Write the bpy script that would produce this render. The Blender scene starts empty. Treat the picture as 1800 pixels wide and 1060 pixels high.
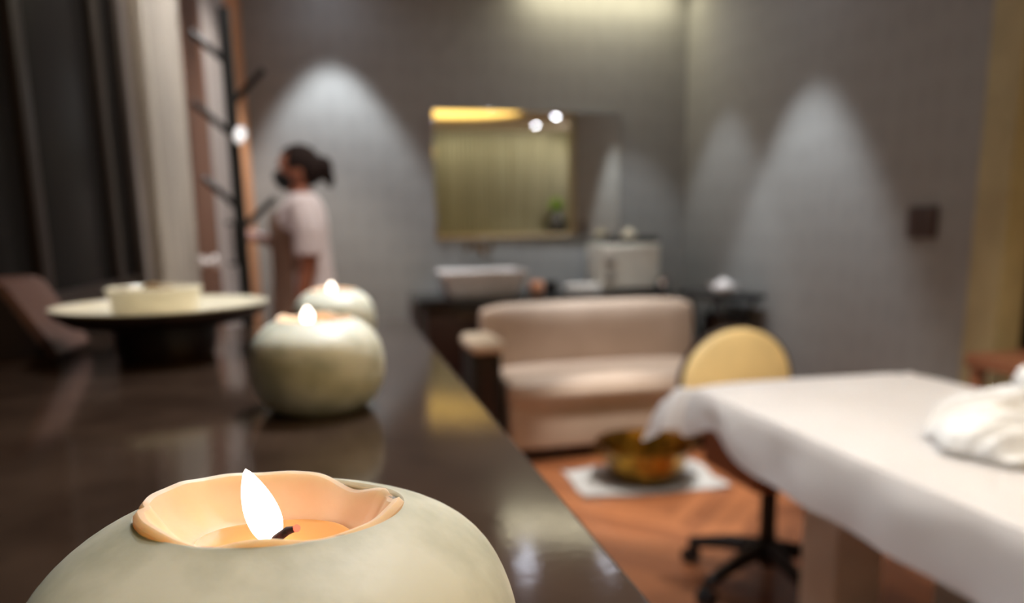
import bpy, bmesh, math, random
from mathutils import Vector, Matrix, noise
random.seed(7)
PI = math.pi
S = bpy.context.scene
COL = S.collection
R = math.radians

# ------------------------------------------------------------------ camera
EYE = Vector((0.0, 0.0, 1.148))
PITCH = math.atan(235 / 1300); YAW = R(13.1); ROLL = R(0.9)
cam = bpy.data.cameras.new('camera')
cam.lens = 26.0; cam.sensor_width = 36.0; cam.sensor_fit = 'HORIZONTAL'
cam.shift_y = 110 / 1800
cam.clip_start = 0.01; cam.clip_end = 60
cam.dof.use_dof = True; cam.dof.focus_distance = 0.196; cam.dof.aperture_fstop = 7.2
camo = bpy.data.objects.new('camera', cam); COL.objects.link(camo)
camo.matrix_world = (Matrix.Translation(EYE) @ Matrix.Rotation(-YAW, 4, 'Z')
                     @ Matrix.Rotation(PI / 2 - PITCH, 4, 'X') @ Matrix.Rotation(-ROLL, 4, 'Z'))
S.camera = camo

# ------------------------------------------------------------------ world, exposure, lights
S.view_settings.view_transform = 'Standard'; S.view_settings.look = 'None'
S.view_settings.gamma = 1.0; S.view_settings.use_curve_mapping = False
S.view_settings.exposure = 1.4
w = bpy.data.worlds.new('world'); S.world = w; w.use_nodes = True
w.node_tree.nodes['Background'].inputs[0].default_value = (0.05, 0.045, 0.04, 1)
w.node_tree.nodes['Background'].inputs[1].default_value = 0.3
S.cycles.use_denoising = True
S.cycles.sample_clamp_indirect = 4.0
S.cycles.max_bounces = 7; S.cycles.diffuse_bounces = 4; S.cycles.glossy_bounces = 4

WARM = (1.0, 0.80, 0.55); COOL = (0.90, 0.95, 1.0); NEUT = (1.0, 0.92, 0.82)
def area(name, loc, rot, sx, sy, power, color):
    l = bpy.data.lights.new(name, 'AREA'); l.shape = 'RECTANGLE'; l.size = sx; l.size_y = sy
    l.energy = power; l.color = color
    o = bpy.data.objects.new(name, l); COL.objects.link(o); o.location = loc; o.rotation_euler = rot
    return o
def spot(name, loc, target, power, color, angle, blend=0.5, radius=0.03):
    l = bpy.data.lights.new(name, 'SPOT'); l.energy = power; l.color = color
    l.spot_size = R(angle); l.spot_blend = blend; l.shadow_soft_size = radius
    o = bpy.data.objects.new(name, l); COL.objects.link(o); o.location = loc
    o.rotation_euler = (Vector(target) - Vector(loc)).to_track_quat('-Z', 'Y').to_euler()
    return o
HC = 2.65          # ceiling height
# light strip in the ceiling slot over the far wall and over the curtain behind the camera
area('slot_light_far', (1.70, 4.58, HC - 0.01), (0, 0, 0), 1.0, 0.08, 2.2, (1.0, 0.90, 0.62))
area('slot_light_curtain', (2.2, -1.95, HC - 0.02), (R(-12), 0, 0), 3.6, 0.10, 11, (1.0, 0.90, 0.62))
DOWN = [  # x, y, target, power, colour, cone
    (0.03, 4.38, (0.03, 4.42, 0), 40, COOL, 66),
    (1.84, 3.34, (1.86, 3.34, 0), 44, COOL, 62),
    (1.84, 4.16, (1.86, 4.16, 0), 18, COOL, 62),
    (1.30, 1.40, (1.35, 1.45, 0), 25, (1.0, 0.90, 0.76), 80),
    (0.35, 3.00, (-0.30, 3.8, 0.9), 30, NEUT, 70),
    (0.45, 0.60, (-0.05, 0.95, 1.0), 13, (1.0, 0.96, 0.90), 80),
    (2.93, -1.49, (2.93, -1.49, 0), 14, COOL, 70),
    (2.99, -0.65, (2.99, -0.65, 0), 14, COOL, 70),
    (1.20, 2.60, (1.32, 2.98, 0), 105, (1, .96, .90), 30),
    (0.35, 1.35, (0.90, 0.98, 0.5), 72, COOL, 84),
    (0.15, 1.95, (-0.40, 2.2, 1.3), 52, (1, .98, .95), 75),  # added lamp, brightens the pale left curtain
    (1.20, 3.95, (1.20, 4.38, 0.75), 26, COOL, 46),  # added lamp, brightens the basin and vanity
    (-0.05, 1.40, (-0.20, 1.93, 1.37), 3.2, COOL, 20),  # added narrow lamp, brightens the white oval on the coat stand
    (3.70, -1.20, (2.2, -2.4, 1.3), 30, NEUT, 110),  # added fill for the pleated curtain, placed outside the mirror's view
]
for i, (x, y, t, p, c, a) in enumerate(DOWN):
    spot('downlight_lamp', (x, y, HC - 0.03), t, p, c, a, 0.45)

# ------------------------------------------------------------------ materials
def lin(c):
    return tuple(((v / 255) / 12.92 if v / 255 <= 0.04045 else ((v / 255 + 0.055) / 1.055) ** 2.4) for v in c) + (1.0,)
def mat(name, rgb, rough=0.5, metal=0.0, rgb2=None, scale=8.0, stretch=(1, 1, 1), bump=0.0, bscale=None,
        coat=0.0, sss=0.0, trans=0.0, emit=0.0, spec=0.5, detail=4, lo=0.35, hi=0.65):
    m = bpy.data.materials.new(name); m.use_nodes = True
    nt = m.node_tree; b = nt.nodes['Principled BSDF']; L = nt.links
    b.inputs['Base Color'].default_value = lin(rgb); b.inputs['Roughness'].default_value = rough
    b.inputs['Metallic'].default_value = metal; b.inputs['Coat Weight'].default_value = coat
    b.inputs['Specular IOR Level'].default_value = spec
    if coat: b.inputs['Coat Roughness'].default_value = 0.08
    if sss:
        b.inputs['Subsurface Weight'].default_value = sss
        b.inputs['Subsurface Radius'].default_value = (1.0, 0.72, 0.5)
        b.inputs['Subsurface Scale'].default_value = 0.012
    b.inputs['Transmission Weight'].default_value = trans
    if emit:
        b.inputs['Emission Color'].default_value = lin(rgb); b.inputs['Emission Strength'].default_value = emit
    if rgb2 is None:
        rgb2 = tuple(v * 0.93 for v in rgb)
    tc = nt.nodes.new('ShaderNodeTexCoord'); mp = nt.nodes.new('ShaderNodeMapping')
    mp.inputs['Scale'].default_value = stretch
    L.new(tc.outputs['Object'], mp.inputs[0])
    nz = nt.nodes.new('ShaderNodeTexNoise'); nz.inputs['Scale'].default_value = scale
    nz.inputs['Detail'].default_value = detail
    L.new(mp.outputs[0], nz.inputs[0])
    cr = nt.nodes.new('ShaderNodeValToRGB')
    cr.color_ramp.elements[0].position = lo; cr.color_ramp.elements[0].color = lin(rgb)
    cr.color_ramp.elements[1].position = hi; cr.color_ramp.elements[1].color = lin(rgb2)
    L.new(nz.outputs['Fac'], cr.inputs[0]); L.new(cr.outputs[0], b.inputs['Base Color'])
    if bump:
        n2 = nt.nodes.new('ShaderNodeTexNoise'); n2.inputs['Scale'].default_value = bscale or scale * 3
        n2.inputs['Detail'].default_value = 5
        L.new(mp.outputs[0], n2.inputs[0])
        bp = nt.nodes.new('ShaderNodeBump'); bp.inputs['Strength'].default_value = bump
        bp.inputs['Distance'].default_value = 0.004
        L.new(n2.outputs['Fac'], bp.inputs['Height']); L.new(bp.outputs[0], b.inputs['Normal'])
    return m
def emitter(name, rgb, strength):
    m = bpy.data.materials.new(name); m.use_nodes = True
    nt = m.node_tree; nt.nodes.remove(nt.nodes['Principled BSDF'])
    e = nt.nodes.new('ShaderNodeEmission'); e.inputs[0].default_value = lin(rgb); e.inputs[1].default_value = strength
    nt.links.new(e.outputs[0], nt.nodes['Material Output'].inputs[0]); return m

def math_node(nt, op, a, b=None):
    n = nt.nodes.new('ShaderNodeMath'); n.operation = op
    for i, v in enumerate((a, b)):
        if v is None: continue
        if isinstance(v, (int, float)): n.inputs[i].default_value = v
        else: nt.links.new(v, n.inputs[i])
    return n.outputs[0]
def floor_material():
    m = mat('oak_chevron_parquet', (150, 88, 54), 0.38, coat=0.15)
    nt = m.node_tree; L = nt.links; b = nt.nodes['Principled BSDF']
    tc = nt.nodes.new('ShaderNodeTexCoord'); sx = nt.nodes.new('ShaderNodeSeparateXYZ')
    L.new(tc.outputs['Object'], sx.inputs[0])
    W = 0.42
    px = math_node(nt, 'PINGPONG', sx.outputs[0], W)
    v = math_node(nt, 'DIVIDE', math_node(nt, 'ADD', sx.outputs[1], px), 0.105)
    colid = math_node(nt, 'FLOOR', math_node(nt, 'DIVIDE', sx.outputs[0], W))
    row = math_node(nt, 'FLOOR', v)
    cb = nt.nodes.new('ShaderNodeCombineXYZ'); L.new(colid, cb.inputs[0]); L.new(row, cb.inputs[1])
    wn = nt.nodes.new('ShaderNodeTexWhiteNoise'); wn.noise_dimensions = '3D'; L.new(cb.outputs[0], wn.inputs[0])
    cr = nt.nodes.new('ShaderNodeValToRGB')
    cr.color_ramp.elements[0].color = lin((126, 74, 44)); cr.color_ramp.elements[1].color = lin((158, 98, 60))
    L.new(wn.outputs['Value'], cr.inputs[0])
    fr = math_node(nt, 'FRACT', v)
    gap = math_node(nt, 'GREATER_THAN', fr, 0.04)
    mx = nt.nodes.new('ShaderNodeMix'); mx.data_type = 'RGBA'
    mx.inputs[6].default_value = lin((70, 36, 20)); L.new(gap, mx.inputs[0]); L.new(cr.outputs[0], mx.inputs[7])
    L.new(mx.outputs[2], b.inputs['Base Color']); return m
def wallpaper_material():
    m = mat('grey_damask_wallpaper', (146, 148, 148), 0.8)
    nt = m.node_tree; L = nt.links; b = nt.nodes['Principled BSDF']
    tc = nt.nodes.new('ShaderNodeTexCoord'); mp = nt.nodes.new('ShaderNodeMapping')
    mp.inputs['Scale'].default_value = (6, 6, 4.2); L.new(tc.outputs['Object'], mp.inputs[0])
    vo = nt.nodes.new('ShaderNodeTexVoronoi'); vo.inputs['Scale'].default_value = 1.6; vo.inputs['Randomness'].default_value = 0.35
    L.new(mp.outputs[0], vo.inputs[0])
    cr = nt.nodes.new('ShaderNodeValToRGB')
    cr.color_ramp.elements[0].position = 0.32; cr.color_ramp.elements[0].color = lin((144, 145, 143))
    cr.color_ramp.elements[1].position = 0.40; cr.color_ramp.elements[1].color = lin((148, 149, 147))
    L.new(vo.outputs['Distance'], cr.inputs[0]); L.new(cr.outputs[0], b.inputs['Base Color'])
    mp2 = nt.nodes.new('ShaderNodeMapping'); mp2.inputs['Scale'].default_value = (60, 60, 2); L.new(tc.outputs['Object'], mp2.inputs[0])
    n2 = nt.nodes.new('ShaderNodeTexNoise'); n2.inputs['Scale'].default_value = 3; L.new(mp2.outputs[0], n2.inputs[0])
    bp = nt.nodes.new('ShaderNodeBump'); bp.inputs['Strength'].default_value = 0.2; bp.inputs['Distance'].default_value = 0.004
    L.new(n2.outputs['Fac'], bp.inputs['Height']); L.new(bp.outputs[0], b.inputs['Normal'])
    return m

M = dict(
    floor=floor_material(), paper=wallpaper_material(),
    ceiling=mat('warm_white_ceiling_paint', (215, 208, 196), 0.9),
    plaster=mat('olive_beige_plaster', (180, 168, 130), 0.85, bump=0.2),
    darkwood=mat('dark_walnut', (46, 27, 20), 0.45, rgb2=(34, 19, 14), stretch=(1, 1, 0.1), scale=30),
    jamb=mat('rough_brown_oak', (112, 76, 58), 0.7, rgb2=(86, 58, 44), stretch=(1, 1, 0.08), scale=40, bump=0.4),
    jamb2=mat('orange_oak', (206, 146, 100), 0.55, rgb2=(190, 128, 84), stretch=(1, 1, 0.08), scale=40),
    door=mat('pale_grey_door_paint', (182, 176, 176), 0.5),
    drape=mat('pale_grey_drape_cloth', (206, 198, 186), 0.9, rgb2=(190, 182, 172), scale=3, bump=0.2),
    bronze=mat('dark_bronze_window_frame', (30, 19, 15), 0.4, metal=0.3),
    counter=mat('dark_brown_polished_stone', (44, 32, 25), 0.10, rgb2=(58, 44, 35), scale=14, bump=0.025, bscale=200, spec=0.5, detail=8),
    stone=mat('cream_green_onyx', (206, 204, 188), 0.52, rgb2=(174, 174, 156), scale=34, bump=0.05, bscale=160, sss=0.35, detail=9, lo=0.44, hi=0.66),
    wax=mat('peach_wax', (250, 208, 180), 0.35, rgb2=(244, 198, 164), scale=60, sss=0.6, bump=0.1, bscale=90),
    pool=mat('melted_wax', (232, 158, 92), 0.08, sss=0.4, coat=0.6),
    foil=mat('aluminium_foil', (200, 196, 190), 0.3, metal=1.0),
    wick=mat('charred_wick', (70, 40, 44), 0.9, rgb2=(24, 16, 20), scale=900),
    ember=emitter('wick_ember', (255, 96, 70), 1.0),
    flame=emitter('flame_light', (255, 236, 214), 3.3),
    ceramic=mat('ivory_ceramic', (226, 216, 190), 0.35, coat=0.3),
    white=mat('white_ceramic', (232, 228, 226), 0.18, coat=0.5),
    leather=mat('brown_leatherette', (98, 66, 54), 0.55, rgb2=(86, 58, 48), scale=90, bump=0.2),
    leather2=mat('dark_leatherette', (30, 14, 10), 0.6),
    gold=mat('dried_orange_peel', (120, 90, 40), 0.7),
    black=mat('black_powder_coat', (20, 19, 20), 0.45),
    blackgloss=mat('black_polished_granite', (20, 20, 22), 0.15, rgb2=(32, 32, 34), scale=60),
    umber=mat('dark_red_brown_cabinet_wood', (44, 20, 14), 0.45, stretch=(1, 1, 0.1), scale=30),
    chrome=mat('chrome', (220, 222, 228), 0.1, metal=1.0),
    bronze2=mat('aged_bronze', (120, 96, 70), 0.35, metal=0.9),
    mirror=mat('mirror_silver', (235, 233, 226), 0.01, metal=1.0, rgb2=(235, 233, 226)),
    sofa=mat('dusty_beige_leather', (194, 170, 150), 0.55, rgb2=(186, 162, 142), scale=6, bump=0.15, bscale=120),
    cream=mat('honey_cream_leather', (246, 214, 150), 0.5),
    armpad=mat('ivory_leather', (226, 206, 180), 0.5),
    sheet=mat('white_cotton_sheet', (240, 236, 232), 0.9, rgb2=(236, 231, 226), scale=4, bump=0.15, bscale=40),
    towel=mat('white_terry_towel', (228, 224, 218), 0.95, rgb2=(214, 208, 200), scale=40, bump=0.6, bscale=300),
    matwhite=mat('white_bath_towel', (232, 230, 226), 0.95, bump=0.6, bscale=260),
    tablewood=mat('warm_brown_table_wood', (150, 96, 66), 0.5, rgb2=(128, 80, 54), stretch=(1, 0.1, 1), scale=30),
    leg=mat('pinkish_grey_leg_paint', (214, 220, 218), 0.6),
    brass=mat('hammered_brass', (176, 132, 50), 0.2, metal=1.0, rgb2=(120, 86, 30), scale=24, bump=0.6, bscale=70),
    skin=mat('brown_skin', (150, 92, 68), 0.5, sss=0.1),
    hair=mat('dark_brown_hair', (34, 20, 16), 0.75, spec=0.2, rgb2=(24, 14, 12), stretch=(4, 4, 1), scale=60, bump=0.5),
    mask=mat('black_face_mask_cloth', (14, 13, 15), 0.9),
    tunic=mat('white_cotton_tunic', (226, 216, 220), 0.9),
    apron=mat('beige_apron_cloth', (172, 136, 116), 0.9),
    trousers=mat('grey_trousers_cloth', (104, 98, 96), 0.9),
    fridge=mat('ivory_enamel', (208, 204, 192), 0.4),
    greyplastic=mat('warm_grey_plastic', (150, 145, 138), 0.5),
    switch=mat('dark_brown_switch_plate', (76, 60, 56), 0.4),
    green=mat('fresh_green_leaf', (150, 190, 60), 0.5),
    clothsheer=mat('pleated_olive_curtain', (168, 166, 148), 0.9, rgb2=(152, 149, 130), scale=2, stretch=(6, 6, 0.3)),
    panel=emitter('cove_glow_panel', (255, 208, 112), 1.4),
    lens=emitter('downlight_lens', (235, 240, 255), 30.0),
    peach=mat('peach_glass', (236, 168, 130), 0.4, emit=0.0),
)
def glass_mat(name, rgb, rough=0.02, ior=1.45, alpha=None):
    m = mat(name, rgb, rough); b = m.node_tree.nodes['Principled BSDF']
    b.inputs['Transmission Weight'].default_value = 1.0; b.inputs['IOR'].default_value = ior
    return m
M['glass'] = glass_mat('clear_glass', (240, 244, 246))
# dark tinted window panes: night behind, room reflections on the glass
M['pane'] = mat('tinted_window_glass', (22, 20, 19), 0.28, rgb2=(28, 26, 25), scale=1.5, spec=0.16)

M['pane'].node_tree.nodes['Principled BSDF'].inputs['IOR'].default_value = 1.15

# ------------------------------------------------------------------ mesh helpers
def link(name, me, m=None, parent=None, smooth=True, loc=None):
    o = bpy.data.objects.new(name, me); COL.objects.link(o)
    if m is not None:
        me.materials.clear(); me.materials.append(m)
    for p in me.polygons: p.use_smooth = smooth
    if parent is not None: o.parent = parent
    if loc is not None: o.location = loc
    return o
def from_bm(name, bm, m, parent=None, smooth=True, loc=None):
    bmesh.ops.recalc_face_normals(bm, faces=bm.faces)
    me = bpy.data.meshes.new(name); bm.to_mesh(me); bm.free()
    o = link(name, me, m, parent, smooth, loc)
    if smooth:
        try: me.set_sharp_from_angle(angle=R(38))
        except Exception: pass
    return o
def box(bm, c, s, bev=0.0, seg=2, rot=None):
    r = bmesh.ops.create_cube(bm, size=1.0); vs = r['verts']
    mt = Matrix.Translation(c) @ (rot or Matrix.Identity(4)) @ Matrix.Diagonal((s[0], s[1], s[2], 1))
    bmesh.ops.transform(bm, matrix=mt, verts=vs)
    if bev > 0:
        es = list({e for v in vs for e in v.link_edges})
        bmesh.ops.bevel(bm, geom=es, offset=bev, segments=seg, profile=0.6, affect='EDGES')
    return vs
def boxo(name, c, s, m, parent=None, bev=0.004, seg=2, rot=None):
    bm = bmesh.new(); box(bm, c, s, bev, seg, rot); return from_bm(name, bm, m, parent)
def lathe(bm, prof, n=48, c=(0, 0, 0), rad=None, close=False, zf=None):
    rings = []
    for (r, z) in prof:
        ring = []
        if r <= 1e-6:
            ring = [bm.verts.new((c[0], c[1], c[2] + z))] * n
        else:
            for i in range(n):
                a = 2 * PI * i / n
                rr = r * (rad(a, z) if rad else 1.0); zz = z + (zf(a, r) if zf else 0)
                ring.append(bm.verts.new((c[0] + rr * math.cos(a), c[1] + rr * math.sin(a), c[2] + zz)))
        rings.append(ring)
    for a, b in zip(rings[:-1], rings[1:]):
        for i in range(n):
            j = (i + 1) % n
            q = []
            for v in (a[i], a[j], b[j], b[i]):
                if v not in q: q.append(v)
            if len(q) > 2:
                try: bm.faces.new(q)
                except ValueError: pass
def latheo(name, prof, m, parent=None, n=48, c=(0, 0, 0), **k):
    bm = bmesh.new(); lathe(bm, prof, n, c, **k); return from_bm(name, bm, m, parent)
def tube(bm, pts, rads, n=12, cap=True):
    pts = [Vector(p) for p in pts]
    if isinstance(rads, (int, float)): rads = [rads] * len(pts)
    rings = []; up = None
    for i, p in enumerate(pts):
        d = (pts[min(i + 1, len(pts) - 1)] - pts[max(i - 1, 0)]).normalized()
        if up is None: up = d.orthogonal().normalized()
        up = (up - d * up.dot(d)).normalized(); s = d.cross(up)
        r = rads[i]; rx, ry = r if isinstance(r, tuple) else (r, r)
        rings.append([bm.verts.new(p + up * math.cos(2 * PI * k / n) * rx + s * math.sin(2 * PI * k / n) * ry) for k in range(n)])
    for a, b in zip(rings[:-1], rings[1:]):
        for k in range(n): bm.faces.new((a[k], a[(k + 1) % n], b[(k + 1) % n], b[k]))
    if cap: bm.faces.new(rings[0][::-1]); bm.faces.new(rings[-1])
def tubeo(name, pts, rads, m, parent=None, n=12):
    bm = bmesh.new(); tube(bm, pts, rads, n); return from_bm(name, bm, m, parent)
def ellipsoid(bm, c, r, rot=None, u=24, v=14):
    q = bmesh.ops.create_uvsphere(bm, u_segments=u, v_segments=v, radius=1.0)
    bmesh.ops.transform(bm, matrix=Matrix.Translation(c) @ (rot or Matrix.Identity(4)) @ Matrix.Diagonal((r[0], r[1], r[2], 1)), verts=q['verts'])
def loft(bm, secs, n=24):
    """secs: (cx, cy, z, rx, ry) horizontal ellipses"""
    rings = [[bm.verts.new((cx + rx * math.cos(2 * PI * k / n), cy + ry * math.sin(2 * PI * k / n), z)) for k in range(n)] for cx, cy, z, rx, ry in secs]
    for a, b in zip(rings[:-1], rings[1:]):
        for k in range(n): bm.faces.new((a[k], a[(k + 1) % n], b[(k + 1) % n], b[k]))
    bm.faces.new(rings[0][::-1]); bm.faces.new(rings[-1])
def remeshed(name, bm, voxel, m, parent=None, smooth_it=3):
    """one continuous skin over everything in bm"""
    bmesh.ops.recalc_face_normals(bm, faces=bm.faces)
    me = bpy.data.meshes.new('tmp'); bm.to_mesh(me); bm.free()
    o = bpy.data.objects.new('tmp', me); COL.objects.link(o)
    r = o.modifiers.new('r', 'REMESH'); r.mode = 'VOXEL'; r.voxel_size = voxel
    s = o.modifiers.new('s', 'SMOOTH'); s.iterations = smooth_it; s.factor = 0.5
    dg = bpy.context.evaluated_depsgraph_get(); dg.update()
    me2 = bpy.data.meshes.new_from_object(o.evaluated_get(dg), depsgraph=dg)
    bpy.data.objects.remove(o); bpy.data.meshes.remove(me)
    me2.name = name
    return link(name, me2, m, parent)
def tag(o, label, cat, group=None, kind=None):
    o['label'] = label; o['category'] = cat
    if group: o['group'] = group
    if kind: o['kind'] = kind
    return o
def thing(name, label, cat, loc=(0, 0, 0), rz=0.0, group=None):
    o = bpy.data.objects.new(name, None); COL.objects.link(o)
    o.empty_display_size = 0.05
    o.location = loc; o.rotation_euler = (0, 0, rz)
    return tag(o, label, cat, group)
def struct(o): o['kind'] = 'structure'; return o
def plab(o, t): o['label'] = t; return o

# ------------------------------------------------------------------ the room
XL, XR, YF = -0.46, 2.30, 4.70
YB, XB = -2.40, 4.20
struct(boxo('floor', ((XL + XB) / 2, (YF + YB) / 2, -0.05), (XB - XL + 0.6, YF - YB + 0.6, 0.10), M['floor'], bev=0))
# ceiling with an oval cove recess, its glow put into an emissive panel
def make_ceiling():
    bm = bmesh.new()
    x0, x1, y0, y1 = XL - 0.2, XB + 0.2, YB - 0.2, YF + 0.2
    out = [bm.verts.new(p + (HC,)) for p in ((x0, y0), (x1, y0), (x1, y1), (x0, y1))]
    n = 48; ex, ey, ax, ay = 1.42, -0.50, 1.06, 0.62
    inn = [bm.verts.new((ex + ax * math.cos(2 * PI * k / n), ey + ay * math.sin(2 * PI * k / n), HC)) for k in range(n)]
    es = [bm.edges.new((out[i], out[(i + 1) % 4])) for i in range(4)] + [bm.edges.new((inn[i], inn[(i + 1) % n])) for i in range(n)]
    bmesh.ops.triangle_fill(bm, use_beauty=True, edges=es)
    for f in list(bm.faces):
        c = f.calc_center_median()
        if ((c.x - ex) / ax) ** 2 + ((c.y - ey) / ay) ** 2 < 0.9 and all(v in inn for v in f.verts): bm.faces.remove(f)
    up = [bm.verts.new((v.co.x, v.co.y, HC + 0.10)) for v in inn]
    for k in range(n): bm.faces.new((inn[k], inn[(k + 1) % n], up[(k + 1) % n], up[k]))
    top = [bm.verts.new((v.co.x, v.co.y, HC + 0.12)) for v in out]
    o = from_bm('ceiling', bm, M['ceiling'], smooth=False)
    struct(o)
    bm = bmesh.new()
    lathe(bm, [(0, 0), (0.97, 0), (0.985, 0.005), (0.985, 0.02), (0, 0.02)], 48)
    for v in bm.verts: v.co = Vector((ex + v.co.x * ax, ey + v.co.y * ay, HC + 0.03 + v.co.z))
    p = from_bm('ceiling_light_panel', bm, M['panel'])
    tag(p, 'oval warm yellow glowing panel recessed in the ceiling, seen in the mirror', 'ceiling light')
make_ceiling()
struct(boxo('wall_back', ((XL + XR) / 2, YF + 0.06, HC / 2), (XR - XL + 0.5, 0.12, HC), M['paper'], bev=0))
struct(boxo('wall_right', (XR + 0.06, (2.30 + YF) / 2, HC / 2), (0.12, YF - 2.30, HC), M['paper'], bev=0))
struct(boxo('trim_1', (XR + 0.055, 2.23, HC / 2), (0.15, 0.14, HC), M['plaster'], bev=0.004))
struct(boxo('wall_return', ((XR + XB) / 2 + 0.09, 2.21, HC / 2), (XB - XR, 0.10, HC), M['darkwood'], bev=0))
struct(boxo('wall_alcove', (XB + 0.06, (YB + 2.1) / 2, HC / 2), (0.12, 2.1 - YB, HC), M['paper'], bev=0))
struct(boxo('wall_rear', ((XL + XB) / 2, YB - 0.06, HC / 2), (XB - XL + 0.4, 0.12, HC), M['plaster'], bev=0))
struct(boxo('baseboard_back', ((XL + XR) / 2, YF - 0.008, 0.05), (XR - XL, 0.016, 0.10), M['darkwood']))
struct(boxo('baseboard_right', (XR - 0.008, (2.32 + YF - 0.02) / 2, 0.05), (0.016, YF - 2.36, 0.10), M['darkwood']))
# left wall: tinted glazing, then drape, timber post, pale door, orange timber post in the corner
struct(boxo('wall_left', (XL - 0.16, (YB + YF) / 2, HC / 2), (0.12, YF - YB + 0.2, HC), M['darkwood'], bev=0))
def window():
    t = bpy.data.objects.new('window_1', None); COL.objects.link(t); t.location = (XL, 0, 0); struct(t)
    ys = [-1.6, -0.9, -0.2, 0.45, 0.98, 1.36, 1.79, 2.0]
    for i, (a, b) in enumerate(zip(ys[:-1], ys[1:])):
        boxo('pane', (-0.020, (a + b) / 2, HC / 2), (0.012, b - a - 0.02, HC - 0.04), M['pane'], t, 0.001)
    for y, wd, dp in ((-1.6, .05, .06), (-0.9, .05, .06), (-.2, .05, .06), (.45, .05, .06), (.98, .05, .06), (1.36, .055, .06), (1.79, .06, .07), (1.975, .07, .09)):
        boxo('mullion', (-0.015, y, HC / 2), (.030, wd * .8, HC - 0.001), M['bronze'], t, 0.003)
    boxo('bottom_rail', (-0.015, 0.2, 1.03), (0.028, 3.6, 0.05), M['bronze'], t, 0.003)
    boxo('top_rail', (-0.015, 0.2, HC - 0.04), (0.028, 3.6, 0.05), M['bronze'], t, 0.003)
window()
def drape():
    bm = bmesh.new(); ny = 90; rows = []
    for zi in (0.02, 0.6, 1.2, 1.9, HC - 0.01):
        row = []
        for k in range(ny + 1):
            y = 2.02 + 0.50 * k / ny
            x = XL + 0.028 + 0.018 * math.sin(k / ny * 2 * PI * 6 + 0.2 * zi) + 0.006 * math.sin(k / ny * 31 + zi)
            row.append(bm.verts.new((x, y, zi)))
        rows.append(row)
    for a, b in zip(rows[:-1], rows[1:]):
        for k in range(ny): bm.faces.new((a[k], a[k + 1], b[k + 1], b[k]))
    bmesh.ops.solidify(bm, geom=bm.faces[:], thickness=0.004)
    o = from_bm('curtain', bm, M['drape'])
    tag(o, 'pale grey floor-length curtain hanging between dark window and brown timber post', 'curtain')
drape()
struct(boxo('wall_side', (XL - 0.04, 2.27, HC / 2), (0.08, 0.50, HC), M['door'], bev=0))
struct(boxo('trim_2', (XL - 0.08, 2.88, HC / 2), (0.16, 0.72, HC), M['jamb'], bev=0.006))
struct(boxo('trim_3', (XL - 0.065, 4.37, HC / 2), (0.14, 0.66, HC), M['jamb2'], bev=0.006))
def door():
    t = bpy.data.objects.new('door_1', None); COL.objects.link(t); t.location = (XL - 0.03, 3.64, 0); struct(t)
    boxo('door_leaf', (0, 0, HC / 2), (0.05, 0.79, HC - 0.01), M['door'], t, 0.004)
    h = tubeo('door_handle', [(0.025, -0.12, 1.2), (0.06, -0.12, 1.2), (0.06, -0.12, 1.1), (0.06, -0.12, 1.02), (0.025, -0.12, 1.02)], 0.011, M['black'], t)
door()
# white knob fixed on the brown post
kn = latheo('coat_hook', [(0, 0), (.022, 0), (.022, .006), (.010, .012), (.010, .03), (.026, .04), (.026, .052), (0, .056)], M['white'], None, 24)
kn.rotation_euler = (0, PI / 2, 0); kn.location = (XL, 2.80, 1.055)
tag(kn, 'small round white hook knob on the brown timber post above the tray', 'hook')

# curtain behind the camera (seen in the mirror), the ledge below it and the plant
def fluted():
    bm = bmesh.new(); n = 520; rows = []
    for zi in (1.12, 1.6, 2.2, HC - 0.002):
        rows.append([bm.verts.new((0.2 + 3.66 * k / n, YB + 0.10 + 0.022 * math.sin(2 * PI * k / 10) * (0.7 + 0.9 * noise.noise(Vector((k * .11, 3, 0)))), zi)) for k in range(n + 1)])
    for a, b in zip(rows[:-1], rows[1:]):
        for k in range(n): bm.faces.new((a[k], a[k + 1], b[k + 1], b[k]))
    bmesh.ops.solidify(bm, geom=bm.faces[:], thickness=0.003)
    o = from_bm('pleated_curtain', bm, M['clothsheer'])
    tag(o, 'wide pleated olive curtain lit from above, seen only in the mirror', 'curtain')
fluted()
lg = thing('ledge_cabinet', 'pale low ledge cabinet under the pleated curtain, seen in the mirror', 'cabinet', (2.15, YB + 0.29, 0))
boxo('body', (0, 0, 0.52), (3.8, 0.50, 1.04), M['door'], lg, 0.004)
boxo('worktop', (0, 0.01, 1.065), (3.84, 0.54, 0.05), M['ceramic'], lg, 0.006)
pl = thing('potted_plant', 'black vase with a bright green plant on the ledge, seen in the mirror', 'plant', (3.41, YB + 0.36, 1.095))
latheo('vase', [(0, 0), (.15, 0), (.17, .06), (.165, .14), (.09, .27), (.06, .33), (.07, .35), (.06, .34), (0, .33)], M['black'], pl, 32)
bm = bmesh.new()
for k in range(70):
    a = random.random() * 2 * PI; el = random.uniform(0.5, 1.4); L_ = random.uniform(.14, .26)
    d = Vector((math.cos(a) * math.cos(el), math.sin(a) * math.cos(el), math.sin(el)))
    s = d.cross(Vector((0, 0, 1))).normalized() * 0.026; b0 = Vector((0, 0, .33))
    nn = s.cross(d).normalized() * 0.003
    p1 = b0 + d * L_ * .5; p2 = b0 + d * L_
    vs = [bm.verts.new(v) for v in (b0, p1 + s + nn, p2, p1 - s + nn)]
    bm.faces.new(vs)
bmesh.ops.solidify(bm, geom=bm.faces[:], thickness=0.0015)
from_bm('foliage', bm, M['green'], pl)

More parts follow.
